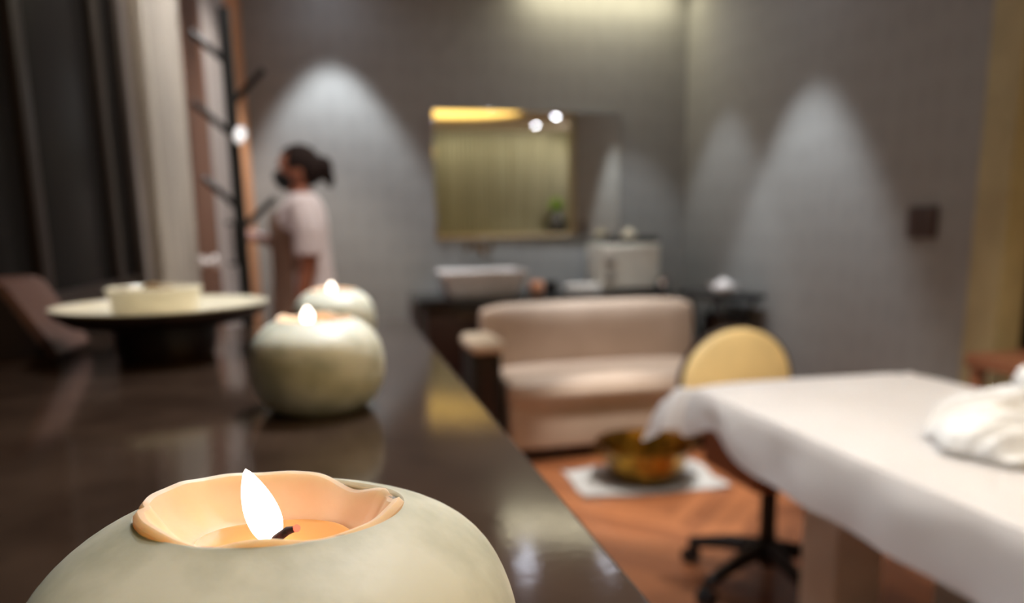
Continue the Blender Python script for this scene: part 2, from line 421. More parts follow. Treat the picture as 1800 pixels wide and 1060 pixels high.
# downlight fixtures
def downlight(x, y, label):
    t = thing('downlight', label, 'downlight', (x, y, HC), group='recessed downlights')
    latheo('trim_ring', [(.036, -.004), (.055, -.006), (.058, 0), (.036, 0.0)], M['white'], t, 32)
    latheo('lens', [(0, -.002), (.034, -.002), (.034, 0.0), (0, 0.0)], M['lens'], t, 24)
for (x, y, *_r), lb in zip(DOWN, ('round recessed downlight above the person by the far wall', 'round recessed downlight nearest the bright patch on the right wall',
        'round recessed downlight in the far right corner', 'round recessed downlight over the massage table', 'round recessed downlight between person and sofa',
        'round recessed downlight over the candle counter', 'white downlight seen in the mirror, lower left of the pair', 'white downlight seen in the mirror, upper right of the pair',
        'round recessed downlight over the towel mat', 'round recessed downlight between counter and massage table',
        'added fill downlight in front of the pale left curtain', 'added fill downlight above the vanity',
        'added downlight brightening the white oval on the coat stand', 'added fill downlight in front of the pleated curtain')):
    downlight(x, y, lb)

# switch plate on the right wall
sw = thing('switch_plate', 'square dark brown switch plate on the grey right wall', 'switch', (XR, 2.56, 1.155))
boxo('plate', (-0.008, 0, 0), (0.014, 0.15, 0.125), M['switch'], sw, 0.004)
boxo('rocker', (-0.017, -0.034, 0), (0.006, 0.055, 0.085), M['switch'], sw, 0.002)
boxo('rocker', (-0.017, 0.034, 0), (0.006, 0.055, 0.085), M['switch'], sw, 0.002)

# ------------------------------------------------------------------ counter with the candles
ct = thing('counter', 'long dark brown counter with a polished top carrying candles', 'counter', (0, 0, 0))
boxo('countertop', ((XL + 0.126) / 2 + 0.0, 0.36, 0.97), (0.126 - XL - 0.004, 2.0, 0.04), M['counter'], ct, 0.003, 3)
boxo('cabinet_body', ((XL + 0.09) / 2, 0.36, 0.475), (0.09 - XL - 0.006, 1.96, 0.95), M['umber'], ct, 0.003)

def noise_r(a, z, amp, f, seed):
    return 1 + amp * noise.noise(Vector((math.cos(a) * f + seed, math.sin(a) * f, z * 20)))
def flame_bm(h, wd, lean=(0, 0)):
    bm = bmesh.new(); prof = []
    N = 22
    for i in range(N + 1):
        t = i / N
        r = wd * (math.sin(PI * t ** 0.80) ** 0.68) * (1.0 - 0.22 * t) if 0 < i < N else 0
        prof.append((r, t * h))
    lathe(bm, prof, 20)
    for v in bm.verts:
        t = v.co.z / h
        v.co.x += lean[0] * t ** 1.3; v.co.y += lean[1] * t
    return bm
def candle(loc, W, label, seed, big=False, flame=(0.013, 0.004, (0, 0)), fpos=(0, 0), rz=0.0):
    sz = 1.0 if big else 0.935
    s = W / 0.12
    t = thing('stone_candle', label, 'candle', loc, rz, 'round stone candle holders with burning wax')
    # outer stone profile (radius, height): squashed globe with a wide flat foot and a wide mouth
    prof = [(0, 0), (.032 * s, 0)]
    N = 30
    for i in range(N + 1):
        a = R(-57) + (R(62) - R(-57)) * i / N
        ca, sa = math.cos(a), math.sin(a)
        q = abs(sa) ** 0.86
        prof.append((.06 * s * ca ** 0.70, .042 * s + (.0502 if sa > 0 else -.0488) * s * (q if sa > 0 else -q)
                     if sa > 0 else .042 * s - .0488 * s * q))
    mouth = .0350 * s
    prof = [(a_, b_ * sz) for a_, b_ in prof]
    prof = [p for p in prof if p[0] > mouth or p[1] < .05 * s]
    top = max(p[1] for p in prof) + .0004 * s
    prof += [(mouth - .0004 * s, top), (mouth - .0012 * s, top - .0008 * s), (mouth - .002 * s, top - .004 * s), (mouth - .002 * s, top - .03 * s), (0, top - .03 * s)]
    n = 128 if big else 64
    def dip(a):      # the back right quarter, where the wax has sunk below the stone lip
        return math.exp(-((a - 1.0) / .42) ** 2)
    def srad(a, z):
        return noise_r(a, z, .012, 1.3, seed) - (.085 * dip(a) * (1 if z > top - .0012 * s else .0) if big else 0)
    st = latheo('stone_holder', prof, M['stone'], t, n, rad=srad)
    zr = top - .0006 * s
    # thin foil cup
    latheo('foil_cup', [(mouth - .0035 * s, zr - .024 * s), (mouth - .0022 * s, zr - .024 * s), (mouth - .0012 * s, zr + .0002 * s), (mouth - .0024 * s, zr + .0002 * s), (mouth - .0035 * s, zr - .024 * s)],
           M['foil'], t, n, rad=lambda a, z: noise_r(a, z, .02, 5.0, seed) - (.085 * dip(a) if big else 0), zf=lambda a, r: .0005 * s * noise.noise(Vector((math.cos(a) * 6, math.sin(a) * 6, 0))) - (.0030 * dip(a) if big else 0))
    # wax wall: wavy crest, high at the back left
    def zf(a, r):
        k = max(0.0, min(1.0, (r / s - .014) / .012))
        return -(.0030 * dip(a) if big else 0) * k + s * k * (.0008 * math.cos(a - 2.0) + .0010 + .0014 * noise.noise(Vector((math.cos(a) * 2.2 + seed, math.sin(a) * 2.2, .3))) * 2 - (.0022 if 0.1 < a < 0.5 else 0) * 0.5)
    wr = mouth - .0003 * s
    wp = [(wr, zr - .022 * s), (wr, zr - .004 * s), (wr - .0002 * s, zr - .0002 * s), (wr - .0014 * s, zr + .0011 * s), (wr - .0030 * s, zr + .0006 * s),
          (wr - .0052 * s, zr - .0028 * s), (wr - .0075 * s, zr - .0065 * s), (wr - .011 * s, zr - .0098 * s), (wr - .016 * s, zr - .0120 * s), (0, zr - .0130 * s)]
    latheo('wax', wp, M['wax'], t, n, rad=lambda a, z: noise_r(a, z, .02, 2.4, seed + 3) - .05 * math.exp(-((a - .30) / .10) ** 2) - .04 * math.exp(-((a - 3.35) / .09) ** 2) - (.085 * dip(a) if big else 0), zf=zf)
    zp = zr - (.0090 if big else .0045) * s
    latheo('wax_pool', [(0, zp), (.0185 * s, zp), (.0208 * s, zp + .0002 * s), (.0212 * s, zp - .001 * s), (0, zp - .001 * s)], M['pool'], t, n, rad=lambda a, z: noise_r(a, z, .06, 2, seed + 5))
    for o_ in t.children:
        for v in o_.data.vertices:
            if v.co.z > .018 * s:
                r_ = math.hypot(v.co.x, v.co.y) / s
                k = max(0, min(1, (.056 - r_) / .021)); k = k * k * (3 - 2 * k)
                v.co.y *= 1 - (.27 if big else .20) * k
                if big and k < 1: v.co.x *= 1 + .085 * (1 - k); v.co.y *= 1 + .085 * (1 - k)
    fx, fy = fpos
    wy = fy - (.0032 if big else 0) * s
    wk = tubeo('wick', [(fx, wy, zp - .002 * s), (fx + .0006 * s, wy, zp + .0014 * s), (fx + .0026 * s, wy - .0002 * s, zp + .0040 * s), (fx + .0056 * s, wy - .0004 * s, zp + .0062 * s), (fx + .0078 * s, wy - .0006 * s, zp + .0068 * s)],
               [.0010 * s, .0011 * s, .0012 * s, .0011 * s, .0007 * s], M['wick'], t, 10)
    eb = bmesh.new(); ellipsoid(eb, (fx + .0080 * s, wy - .0006 * s, zp + .0069 * s), (.0010 * s,) * 3, u=10, v=6)
    from_bm('ember', eb, M['ember'], wk)
    fb = flame_bm(flame[0], flame[1], flame[2])
    fo = from_bm('flame', fb, M['flame'], t); fo.location = (fx - .0004 * s, fy + .0008, zp + .0008 * s)
    return t
candle((-0.0200, 0.194, 0.99), 0.12, 'large foreground round stone candle with melted wax pool, sharpest and nearest', 1.0, True, (0.0205, .0049, (-.0050, 0)), (.0004, -.004), -YAW)
candle((-0.022, 0.690, 0.99), 0.12, 'second round cream stone candle, lit, behind the nearest one', 4.0, False, (0.0160, .0060, (0, 0)), (-.006, 0))
candle((-0.007, 1.085, 0.99), 0.114, 'farthest round cream stone candle, partly hidden behind the second', 9.0, False, (0.0160, .0060, (0, 0)), (-.002, 0))

# tray with a bowl
tr = thing('pedestal_dish', 'wide shallow ivory ceramic dish on the dark counter', 'dish', (-0.228, 1.065, 0.99))
latheo('dish', [(0, .051), (.095, .052), (.122, .062), (.130, .0695), (.133, .0695), (.133, .0675), (.124, .0595), (.096, .0495), (0, .0485)], M['ceramic'], tr, 64)
plab(latheo('underside', [(0, .0480), (.096, .0490), (.124, .0590), (.132, .0670), (.130, .0600), (.112, .0470), (.07, .0430), (0, .0430)], M['darkwood'], tr, 64), 'dark brown underside')
latheo('foot', [(0, 0), (.058, 0), (.060, .003), (.066, .040), (.064, .044), (0, .044)], M['darkwood'], tr, 48)
bw = thing('ceramic_bowl', 'small straight-sided ivory bowl standing on the wide ivory dish', 'bowl', (-0.236, 1.06, 1.043))
latheo('bowl', [(0, 0), (.045, 0), (.052, .004), (.056, .032), (.059, .038), (.057, .039), (.053, .035), (.048, .010), (0, .006)], M['ceramic'], bw, 48)
bm = bmesh.new()
for k in range(26):
    a = random.random() * 6.28; r = random.uniform(0, .040)
    ellipsoid(bm, (r * math.cos(a), r * math.sin(a), .026 + .012 * random.random() - .1 * r), (.012, .009, .006), Matrix.Rotation(a * 3, 4, 'Z') @ Matrix.Rotation(random.random(), 4, 'X'), 10, 6)
o = from_bm('potpourri', bm, M['gold'], None, True, (-0.236, 1.06, 1.043)); tag(o, 'golden brown dried potpourri heaped in the ivory bowl', 'potpourri', kind='stuff')

# leatherette wedge at far left
bm = bmesh.new()
yw0, yw1 = -0.0, 0.135
pr = [(-0.045, 0), (0.055, 0), (0.058, 0.006), (0.006, 0.098), (-0.004, 0.104), (-0.045, 0.104)]
a = [bm.verts.new((x, yw0, z)) for x, z in pr]; b = [bm.verts.new((x, yw1, z)) for x, z in pr]
bm.faces.new(a[::-1]); bm.faces.new(b)
for k in range(len(pr)): bm.faces.new((a[k], a[(k + 1) % len(pr)], b[(k + 1) % len(pr)], b[k]))
bmesh.ops.bevel(bm, geom=bm.edges[:], offset=.0015, segments=2, affect='EDGES')
wg = thing('wedge_stand', 'brown leatherette wedge-shaped stand at the left end of the counter', 'stand', (-0.424, 1.08, 0.99))
from_bm('wedge', bm, M['leather'], wg)
bm = bmesh.new()
pr2 = [(-0.043, 0.004), (0.046, 0.004), (-0.002, 0.092), (-0.043, 0.094)]
a = [bm.verts.new((x, -0.0035, z)) for x, z in pr2]; b = [bm.verts.new((x, -0.0005, z)) for x, z in pr2]
bm.faces.new(a[::-1]); bm.faces.new(b)
for k in range(4): bm.faces.new((a[k], a[(k + 1) % 4], b[(k + 1) % 4], b[k]))
plab(from_bm('end_panel', bm, M['leather2'], wg), 'darker end panel')

# ------------------------------------------------------------------ coat tree
cr = thing('coat_stand', 'black branching metal coat stand beside the timber door posts', 'coat stand', (-0.224, 1.95, 0), R(0))
latheo('base', [(0, 0), (.16, 0), (.16, .012), (.03, .022), (.02, .04), (0, .04)], M['black'], cr, 40)
boxo('pole', (0, 0, 0.84), (.026, .026, 1.66), M['black'], cr, .003)
for z, dx, dy in ((1.545, -1, .35), (1.455, 1, -.3), (1.38, -1, -.2), (1.21, -.9, .3), (1.16, 1, .25), (0.98, -.2, 1)):
    d = Vector((dx, dy, 0)).normalized()
    p0 = Vector((0, 0, z)); p1 = p0 + d * .085 + Vector((0, 0, .075))
    tubeo('branch', [p0, p0 + (p1 - p0) * .9, p1], [.008, .008, .0085], M['black'], cr, 10)
# white oval put in for a specular glint on the stand
bm = bmesh.new(); lathe(bm, [(0, -.003), (.014, -.003), (.016, 0), (.014, .003), (0, .003)], 32)
for v in bm.verts: v.co = Vector((v.co.x * 0.9, -v.co.z, v.co.y * 1.7))
tg = from_bm('oval_glint', bm, M['white'], None, True, (-0.206, 1.918, 1.38)); tg.rotation_euler = (R(-30), R(12), 0)
tag(tg, 'bright white oval standing in for a glint on the black coat stand pole', 'glint')

# ------------------------------------------------------------------ mirror, basin, vanity
mr = thing('wall_mirror', 'large rectangular mirror with thin silver frame on the grey far wall', 'mirror', (1.225, YF, 1.49), R(0))
mw, mh = 1.225, 0.785
boxo('mirror_glass', (0, -0.022, 0), (mw - .02, 0.006, mh - .02), M['mirror'], mr, 0)
for nm, c, s_ in (('frame_bar', (0, -.014, mh / 2 - .004), (mw, .024, .010)), ('frame_bar', (0, -.014, -mh / 2 + .004), (mw, .024, .010)),
                  ('frame_bar', (-mw / 2 + .004, -.014, 0), (.010, .024, mh - .012)), ('frame_bar', (mw / 2 - .004, -.014, 0), (.010, .024, mh - .012))):
    boxo(nm, c, s_, M['chrome'], mr, .001)
va = thing('vanity_cabinet', 'dark red-brown vanity cabinet with black stone top against the far wall', 'cabinet', (1.2, 4.42, 0))
boxo('worktop', (0.0, 0, 0.745), (1.54, 0.54, 0.045), M['blackgloss'], va, .004)
boxo('body', (0.0, 0.02, 0.39), (1.44, 0.48, 0.665), M['umber'], va, .003)
boxo('plinth', (0.0, 0.04, 0.03), (1.38, 0.42, 0.055), M['black'], va, .002)
for k in range(3):
    d = boxo('door', (-0.48 + 0.48 * k, -0.228, 0.40), (0.47, 0.018, 0.62), M['umber'], va, .003)
    tubeo('handle', [(-0.48 + 0.48 * k - .05, -.25, .66), (-0.48 + 0.48 * k + .05, -.25, .66)], .005, M['bronze2'], d)
VT = 0.7675
def basin():
    t = thing('wash_basin', 'white rectangular vessel basin on the black vanity top', 'basin', (0.835, 4.40, VT))
    bm = bmesh.new()
    def rr(hx, hy, r, z, n=8):
        out = []
        for cx, cy, a0 in ((hx - r, hy - r, 0), (-hx + r, hy - r, PI / 2), (-hx + r, -hy + r, PI), (hx - r, -hy + r, 1.5 * PI)):
            for k in range(n + 1): out.append(bm.verts.new((cx + r * math.cos(a0 + PI / 2 * k / n), cy + r * math.sin(a0 + PI / 2 * k / n), z)))
        return out
    rs = [rr(.20, .13, .05, 0), rr(.225, .15, .05, .03), rr(.255, .18, .05, .125), rr(.262, .187, .05, .135), rr(.262, .187, .05, .148), rr(.250, .175, .045, .150), rr(.235, .16, .045, .12), rr(.20, .13, .05, .04), rr(.10, .06, .04, .028)]
    for a, b in zip(rs[:-1], rs[1:]):
        for k in range(len(a)): bm.faces.new((a[k], a[(k + 1) % len(a)], b[(k + 1) % len(a)], b[k]))
    bm.faces.new(rs[0][::-1]); bm.faces.new(rs[-1])
    from_bm('bowl', bm, M['white'], t)
    latheo('drain', [(0, .0285), (.022, .0285), (.024, .031), (.010, .033), (0, .033)], M['chrome'], t, 24)
basin()
fa = thing('wall_faucet', 'bronze wall-mounted faucet between mirror and white basin', 'faucet', (0.885, YF, 1.045))
latheo('spout_rose', [(0, 0), (.03, 0), (.03, .008), (0, .01)], M['bronze2'], fa, 24).rotation_euler = (PI / 2, 0, 0)
tubeo('spout', [(0, -.005, 0), (0, -.12, 0), (0, -.16, -.005), (0, -.175, -.03), (0, -.175, -.05)], .013, M['bronze2'], fa)
for sx in (-1, 1):
    tubeo('handle', [(.075 * sx, 0, 0), (.075 * sx, -.045, 0)], .018, M['bronze2'], fa, 16)
    tubeo('lever', [(.075 * sx, -.03, 0), (.075 * sx, -.04, .045)], .006, M['bronze2'], fa)
# candle glass, tumbler, towels, box, etc on the vanity
t = thing('tealight_cup', 'small round peach tealight cup right of the basin', 'candle cup', (1.175, 4.36, VT))
latheo('cup', [(0, 0), (.035, 0), (.046, .02), (.044, .06), (.036, .075), (.033, .073), (.038, .03), (0, .02)], M['peach'], t, 32)
t = thing('dark_tumbler', 'dark smoked tumbler beside the peach tealight cup', 'tumbler', (1.275, 4.38, VT))
latheo('tumbler', [(0, 0), (.034, 0), (.040, .07), (.037, .07), (.031, .006), (0, .006)], M['black'], t, 32)
for k in range(3):
    o = boxo('folded_towel', (1.46, 4.33, VT + .009 + k * .0155), (.20 - .008 * k, .16, .015), M['towel'], None, .006, 3)
    o2 = ('bottom', 'middle', 'top')[k]
    tag(o, 'folded ivory hand towel, %s of the three stacked left of the white box' % o2, 'towel', 'folded hand towels on the vanity')
t = thing('towel_warmer', 'white boxy towel warmer cabinet on the right end of the vanity', 'towel warmer', (1.745, 4.44, VT))
boxo('body', (.015, 0, .148), (.375, .30, .28), M['fridge'], t, .012, 3)
dr = boxo('door', (0.015, -.158, .148), (.350, .020, .255), M['fridge'], t, .008, 3)
q = latheo('dial', [(0, 0), (.032, 0), (.032, .008), (.026, .012), (0, .012)], M['greyplastic'], dr, 32); q.rotation_euler = (PI / 2, 0, 0); q.location = (-.13, -.168, .19)
boxo('handle', (-.13, -.176, .10), (.05, .014, .07), M['greyplastic'], dr, .004)
for sx in (-1, 1): boxo('foot', (.17 * sx, 0, .004), (.04, .22, .008), M['black'], t, .001)
t = thing('dark_tray', 'small dark tray lying on top of the white towel warmer', 'tray', (1.80, 4.42, VT + .288))
boxo('tray_base', (0, 0, .005), (.32, .16, .010), M['black'], t, .003)
for c, s_ in (((0, .076, .024), (.32, .008, .03)), ((0, -.076, .024), (.32, .008, .03)), ((.156, 0, .024), (.008, .144, .03)), ((-.156, 0, .024), (.008, .144, .03))):
    boxo('rim', c, s_, M['black'], t, .002)
t = thing('ivory_jar', 'round ivory jar standing in the dark tray on the towel warmer', 'jar', (1.795, 4.42, VT + .300))
latheo('jar', [(0, 0), (.035, 0), (.045, .02), (.045, .045), (.032, .062), (0, .062)], M['ceramic'], t, 32)
latheo('lid', [(0, .062), (.034, .062), (.030, .070), (.010, .074), (.008, .084), (0, .086)], M['ceramic'], t, 32)

# ------------------------------------------------------------------ trolley by the right wall
tt = thing('side_table', 'black folding side table with crossed legs beside the right wall', 'side table', (2.125, 3.86, 0))
boxo('tabletop', (0, 0, .765), (.31, .46, .03), M['black'], tt, .004)
for sy in (-1, 1):
    tubeo('leg', [(-.13, .20 * sy, .012), (.10, .20 * sy, .75)], .012, M['black'], tt)
    tubeo('leg', [(.13, .18 * sy, .012), (-.10, .18 * sy, .75)], .012, M['black'], tt)
boxo('shelf', (0, 0, .475), (.24, .34, .015), M['black'], tt, .003)
t = thing('dark_basket', 'dark box-shaped basket on the shelf of the black side table', 'basket', (2.155, 3.84, .483))
boxo('basket', (0, 0, .085), (.16, .24, .16), M['darkwood'], t, .01)
boxo('lid', (0, 0, .17), (.165, .245, .014), M['black'], t, .004)
t = thing('white_teapot', 'white round teapot on the black side table', 'teapot', (2.08, 3.74, .78))
latheo('pot', [(0, 0), (.03, 0), (.052, .02), (.055, .045), (.035, .072), (0, .075)], M['white'], t, 36)
tubeo('spout', [(-.045, 0, .03), (-.075, 0, .045), (-.085, 0, .068)], [.012, .009, .007], M['white'], t)
tubeo('handle', [(.045, 0, .055), (.078, 0, .055), (.084, 0, .03), (.050, 0, .018)], .006, M['white'], t)
latheo('lid', [(0, .073), (.03, .073), (.022, .082), (.006, .084), (.008, .094), (0, .097)], M['white'], t, 24)
t = thing('metal_cup', 'small shiny metal cup on the black surface left of the teapot', 'cup', (1.94, 4.22, VT))
latheo('cup', [(0, 0), (.030, 0), (.042, .03), (.044, .085), (.0415, .085), (.028, .006), (0, .006)], M['chrome'], t, 32)

# ------------------------------------------------------------------ sofa
so = thing('sofa', 'dusty beige upholstered two-seat sofa in front of the vanity', 'sofa', (1.35, 3.40, 0))
def cushion(name, c, s_, m, parent, bev, puff=0.0):
    bm = bmesh.new(); bmesh.ops.create_cube(bm, size=1.0)
    bmesh.ops.subdivide_edges(bm, edges=bm.edges[:], cuts=9, use_grid_fill=True)
    for v in bm.verts:
        x, y, z = v.co * 2
        v.co = Vector((x, y, z)) * 0.5
        v.co.x *= s_[0]; v.co.y *= s_[1]; v.co.z *= s_[2]
        p = puff * (1 - x ** 4) * (1 - z ** 4) * (1 if abs(y) > .99 else 0) * y
        q_ = puff * (1 - x ** 4) * (1 - y ** 4) * (1 if abs(z) > .99 else 0) * z
        v.co.y += p; v.co.z += q_
        # rounded box
        hx, hy, hz = s_[0] / 2 - bev, s_[1] / 2 - bev, s_[2] / 2 - bev
        q = Vector((max(-hx, min(hx, v.co.x)), max(-hy, min(hy, v.co.y)), max(-hz, min(hz, v.co.z))))
        d = v.co - q
        if sum(1 for k in d if abs(k) > 1e-6) > 1 and d.length > 1e-6:
            v.co = q + d.normalized() * min(d.length, bev)
        v.co += Vector(c)
    o = from_bm(name, bm, m, parent); md = o.modifiers.new('sub', 'SUBSURF'); md.levels = 1; md.render_levels = 2
    return o
cushion('backrest', (.02, .555, .535), (1.25, .15, .42), M['sofa'], so, .05, .012)
cushion('seat_cushion', (.02, .255, .350), (1.19, .51, .15), M['sofa'], so, .05, .012)
boxo('front_panel', (.02, .27, .185), (1.17, .48, .23), M['sofa'], so, .02, 3)
boxo('plinth', (.02, .29, .035), (1.10, .42, .07), M['darkwood'], so, .003)
am = cushion('armrest', (-.67, .18, .600), (.17, .36, .065), M['armpad'], so, .03, .004)
boxo('arm_panel', (-0.725, .20, .30), (.03, .30, .55), M['black'], so, .003)
boxo('arm_panel', (-0.615, .20, .30), (.03, .30, .55), M['black'], so, .003)
boxo('arm_shelf', (-.67, .20, .30), (.08, .28, .50), M['umber'], so, .003)
boxo('arm_base', (-.67, .20, .02), (.16, .34, .035), M['black'], so, .003)

# ------------------------------------------------------------------ towel mat and brass bowl
def soft_sheet(name, hx, hy, m, loc, rz, amp, label, cat, th=.012):
    bm = bmesh.new(); n = 28; g = []
    for i in range(n + 1):
        row = []
        for j in range(n + 1):
            x = -hx + 2 * hx * i / n; y = -hy + 2 * hy * j / n
            z = th / 2 + .002 + amp * (0.5 + noise.noise(Vector((x * 7, y * 7, 2)))) * (0.3 + .7 * abs(2 * i / n - 1))
            row.append(bm.verts.new((x + .01 * noise.noise(Vector((x * 5, y * 5, 0))), y + .015 * noise.noise(Vector((x * 5, y * 4, 5))), max(z, th / 2))))
        g.append(row)
    for i in range(n):
        for j in range(n): bm.faces.new((g[i][j], g[i + 1][j], g[i + 1][j + 1], g[i][j + 1]))
    bmesh.ops.solidify(bm, geom=bm.faces[:], thickness=th)
    o = from_bm(name, bm, m, None, True, loc); o.rotation_euler = (0, 0, rz)
    lo = min(v.co.z for v in o.data.vertices)
    for v in o.data.vertices: v.co.z -= lo
    return tag(o, label, cat)
soft_sheet('floor_towel', .34, .20, M['matwhite'], (1.33, 3.06, 0.001), R(-3), .02, 'white towel spread on the floor under the brass bowl', 'towel')
bb = thing('brass_bowl', 'hammered brass foot bowl standing on the white floor towel', 'bowl', (1.335, 3.06, .022))
latheo('bowl', [(0, 0), (.145, 0), (.158, .008), (.185, .07), (.20, .125), (.215, .150), (.232, .155), (.230, .160), (.210, .156), (.192, .125), (.176, .07), (.150, .014), (0, .012)], M['brass'], bb, 72)
for sx in (-1, 1):
    tubeo('handle', [(.195 * sx, -.04, .12), (.245 * sx, -.03, .125), (.255 * sx, 0, .128), (.245 * sx, .03, .125), (.195 * sx, .04, .12)], .007, M['brass'], bb)

# ------------------------------------------------------------------ round-backed stool
st = thing('therapist_stool', 'round-backed honey cream stool on a black star base behind the table', 'stool', (1.30, 2.00, 0), 0)
bk = bmesh.new(); lathe(bk, [(0, -.03), (.14, -.032), (.195, -.022), (.21, 0), (.195, .022), (.14, .03), (0, .032)], 56)
for v in bk.verts: v.co = Vector((v.co.x, v.co.z, v.co.y * .92))
bko = from_bm('backrest', bk, M['cream'], st); bko.location = (.045, .30, .61)
bk = bmesh.new(); lathe(bk, [(.208, -.010), (.216, -.010), (.218, .012), (.208, .014), (.170, .026), (.10, .032), (0, .034)], 56)
for v in bk.verts: v.co = Vector((v.co.x, v.co.z + .004, v.co.y * .92))
bs = from_bm('back_shell', bk, M['umber'], st); bs.location = (.045, .304, .61)
latheo('seat', [(0, .38), (.14, .38), (.155, .395), (.15, .43), (.12, .445), (0, .447)], M['cream'], st, 48)
tubeo('back_arm', [(0, .02, .37), (.01, .16, .37), (.035, .340, .44), (.045, .345, .60)], .012, M['black'], st)
tubeo('gas_lift', [(0, 0, .07), (0, 0, .385)], .026, M['black'], st, 20)
for k in range(5):
    a = 2 * PI * k / 5 + R(198)
    d = Vector((math.cos(a), math.sin(a), 0))
    l = tubeo('base_arm', [d * .02 + Vector((0, 0, .125)), d * .12 + Vector((0, 0, .115)), d * .265 + Vector((0, 0, .075))], [(.030, .034), (.024, .028), (.018, .022)], M['black'], st)
    p = d * .265
    bm = bmesh.new()
    for off in (-.013, .013):
        sd = Vector((-d.y, d.x, 0)) * off; r = .028
        q = bmesh.ops.create_cone(bm, cap_ends=True, segments=20, radius1=r, radius2=r, depth=.016)
        mt = Matrix.Translation(p + sd + Vector((0, 0, .029))) @ Matrix.Rotation(a, 4, 'Z') @ Matrix.Rotation(PI / 2, 4, 'X')
        bmesh.ops.transform(bm, matrix=mt, verts=q['verts'])
    tube(bm, [p + Vector((0, 0, .03)), p + Vector((0, 0, .075))], .008, 10)
    from_bm('caster', bm, M['black'], l)

# ------------------------------------------------------------------ massage table, sheet and towels
TX0, TX1, TY0, TY1, TZ = 0.955, 1.66, 0.02, 1.86, 0.71
mt_ = thing('massage_table', 'wooden massage table with thick legs under a white sheet', 'massage table', ((TX0 + TX1) / 2, (TY0 + TY1) / 2, 0))
cxx, cyy = (TX0 + TX1) / 2, (TY0 + TY1) / 2
boxo('mattress', (0, 0, .655), (TX1 - TX0, TY1 - TY0, .085), M['armpad'], mt_, .03, 4)
boxo('frame', (0.0, 0.03, .572), (TX1 - TX0 - .14, TY1 - TY0 - .07, .085), M['tablewood'], mt_, .006)
boxo('end_board', (1.045 - cxx, 1.70 - cyy, .545), (.13, .28, .10), M['tablewood'], mt_, .005)
for lx, ly in ((1.145, 1.45), (1.55, 1.45), (1.145, .35), (1.55, .35)):
    boxo('leg', (lx - cxx, ly - cyy, .26), (.13, .13, .52), M['leg'], mt_, .006)
def sheet():
    bm = bmesh.new(); z0 = TZ + .004; rr = .035
    dl, dr_, df, dn = .155, .20, .155, .15
    nu, nv = 120, 190
    us = [-dl + (TX1 - TX0 + dl + dr_) * i / nu for i in range(nu + 1)]
    vs_ = [-dn + (TY1 - TY0 + dn + df) * j / nv for j in range(nv + 1)]
    W_, L_ = TX1 - TX0, TY1 - TY0
    rows = []
    for u in us:
        row = []
        for v in vs_:
            ou = -u if u < 0 else (u - W_ if u > W_ else 0); su = -1 if u < 0 else 1
            ov = -v if v < 0 else (v - L_ if v > L_ else 0); sv = -1 if v < 0 else 1
            bx = min(max(u, 0), W_); by = min(max(v, 0), L_)
            r = math.hypot(ou, ov)
            z = z0 + .003 * noise.noise(Vector((u * 4, v * 4, 0)))
            x, y = bx, by
            if r > 0:
                ang = math.atan2(ov, ou) if (ou > 0 and ov > 0) else (0 if ou > 0 else PI / 2)
                corner = ou > 0 and ov > 0
                flare = .022 * (1 - math.exp(-r / .03)) + .04 * r
                if corner: flare += .045 * (1 - math.exp(-r / .04)) * abs(math.sin(2 * ang)) + .30 * r * abs(math.sin(2 * ang)) * (0.8 + .45 * math.sin(ang * 9))
                rip = (.005 if not corner else .010) * math.sin((v if ou > ov else u) * 21 + 2 * noise.noise(Vector((u * 3, v * 3, 9)))) * min(1, r / .12)
                rip += .006 * noise.noise(Vector((u * 9, v * 9, 4))) * min(1, r / .06)
                x += su * math.cos(ang) * (flare + rip) if ou > 0 else 0
                y += sv * math.sin(ang) * (flare + rip) if ov > 0 else 0
                z = z - max(0, r - (.012 if not corner else .03)) * (0.97 if not corner else .90) 
                # the sheet is caught up a little near the far left corner
                if su < 0 and ou > 0 and v > L_ - .45: z += .35 * ou * math.exp(-((v - (L_ - .16)) / .10) ** 2)
            # gentle fall towards the edges
            e = min(bx, W_ - bx); e2 = min(by, L_ - by)
            z -= .010 * math.exp(-e / .05) + .010 * math.exp(-e2 / .05)
            row.append(bm.verts.new((x + TX0, y + TY0, z + .006)))
        rows.append(row)
    for i in range(nu):
        for j in range(nv): bm.faces.new((rows[i][j], rows[i + 1][j], rows[i + 1][j + 1], rows[i][j + 1]))
    bmesh.ops.solidify(bm, geom=bm.faces[:], thickness=.003)
    o = from_bm('table_sheet', bm, M['sheet'])
    tag(o, 'white cotton sheet draped over the massage table with ruffled corner', 'sheet')
sheet()
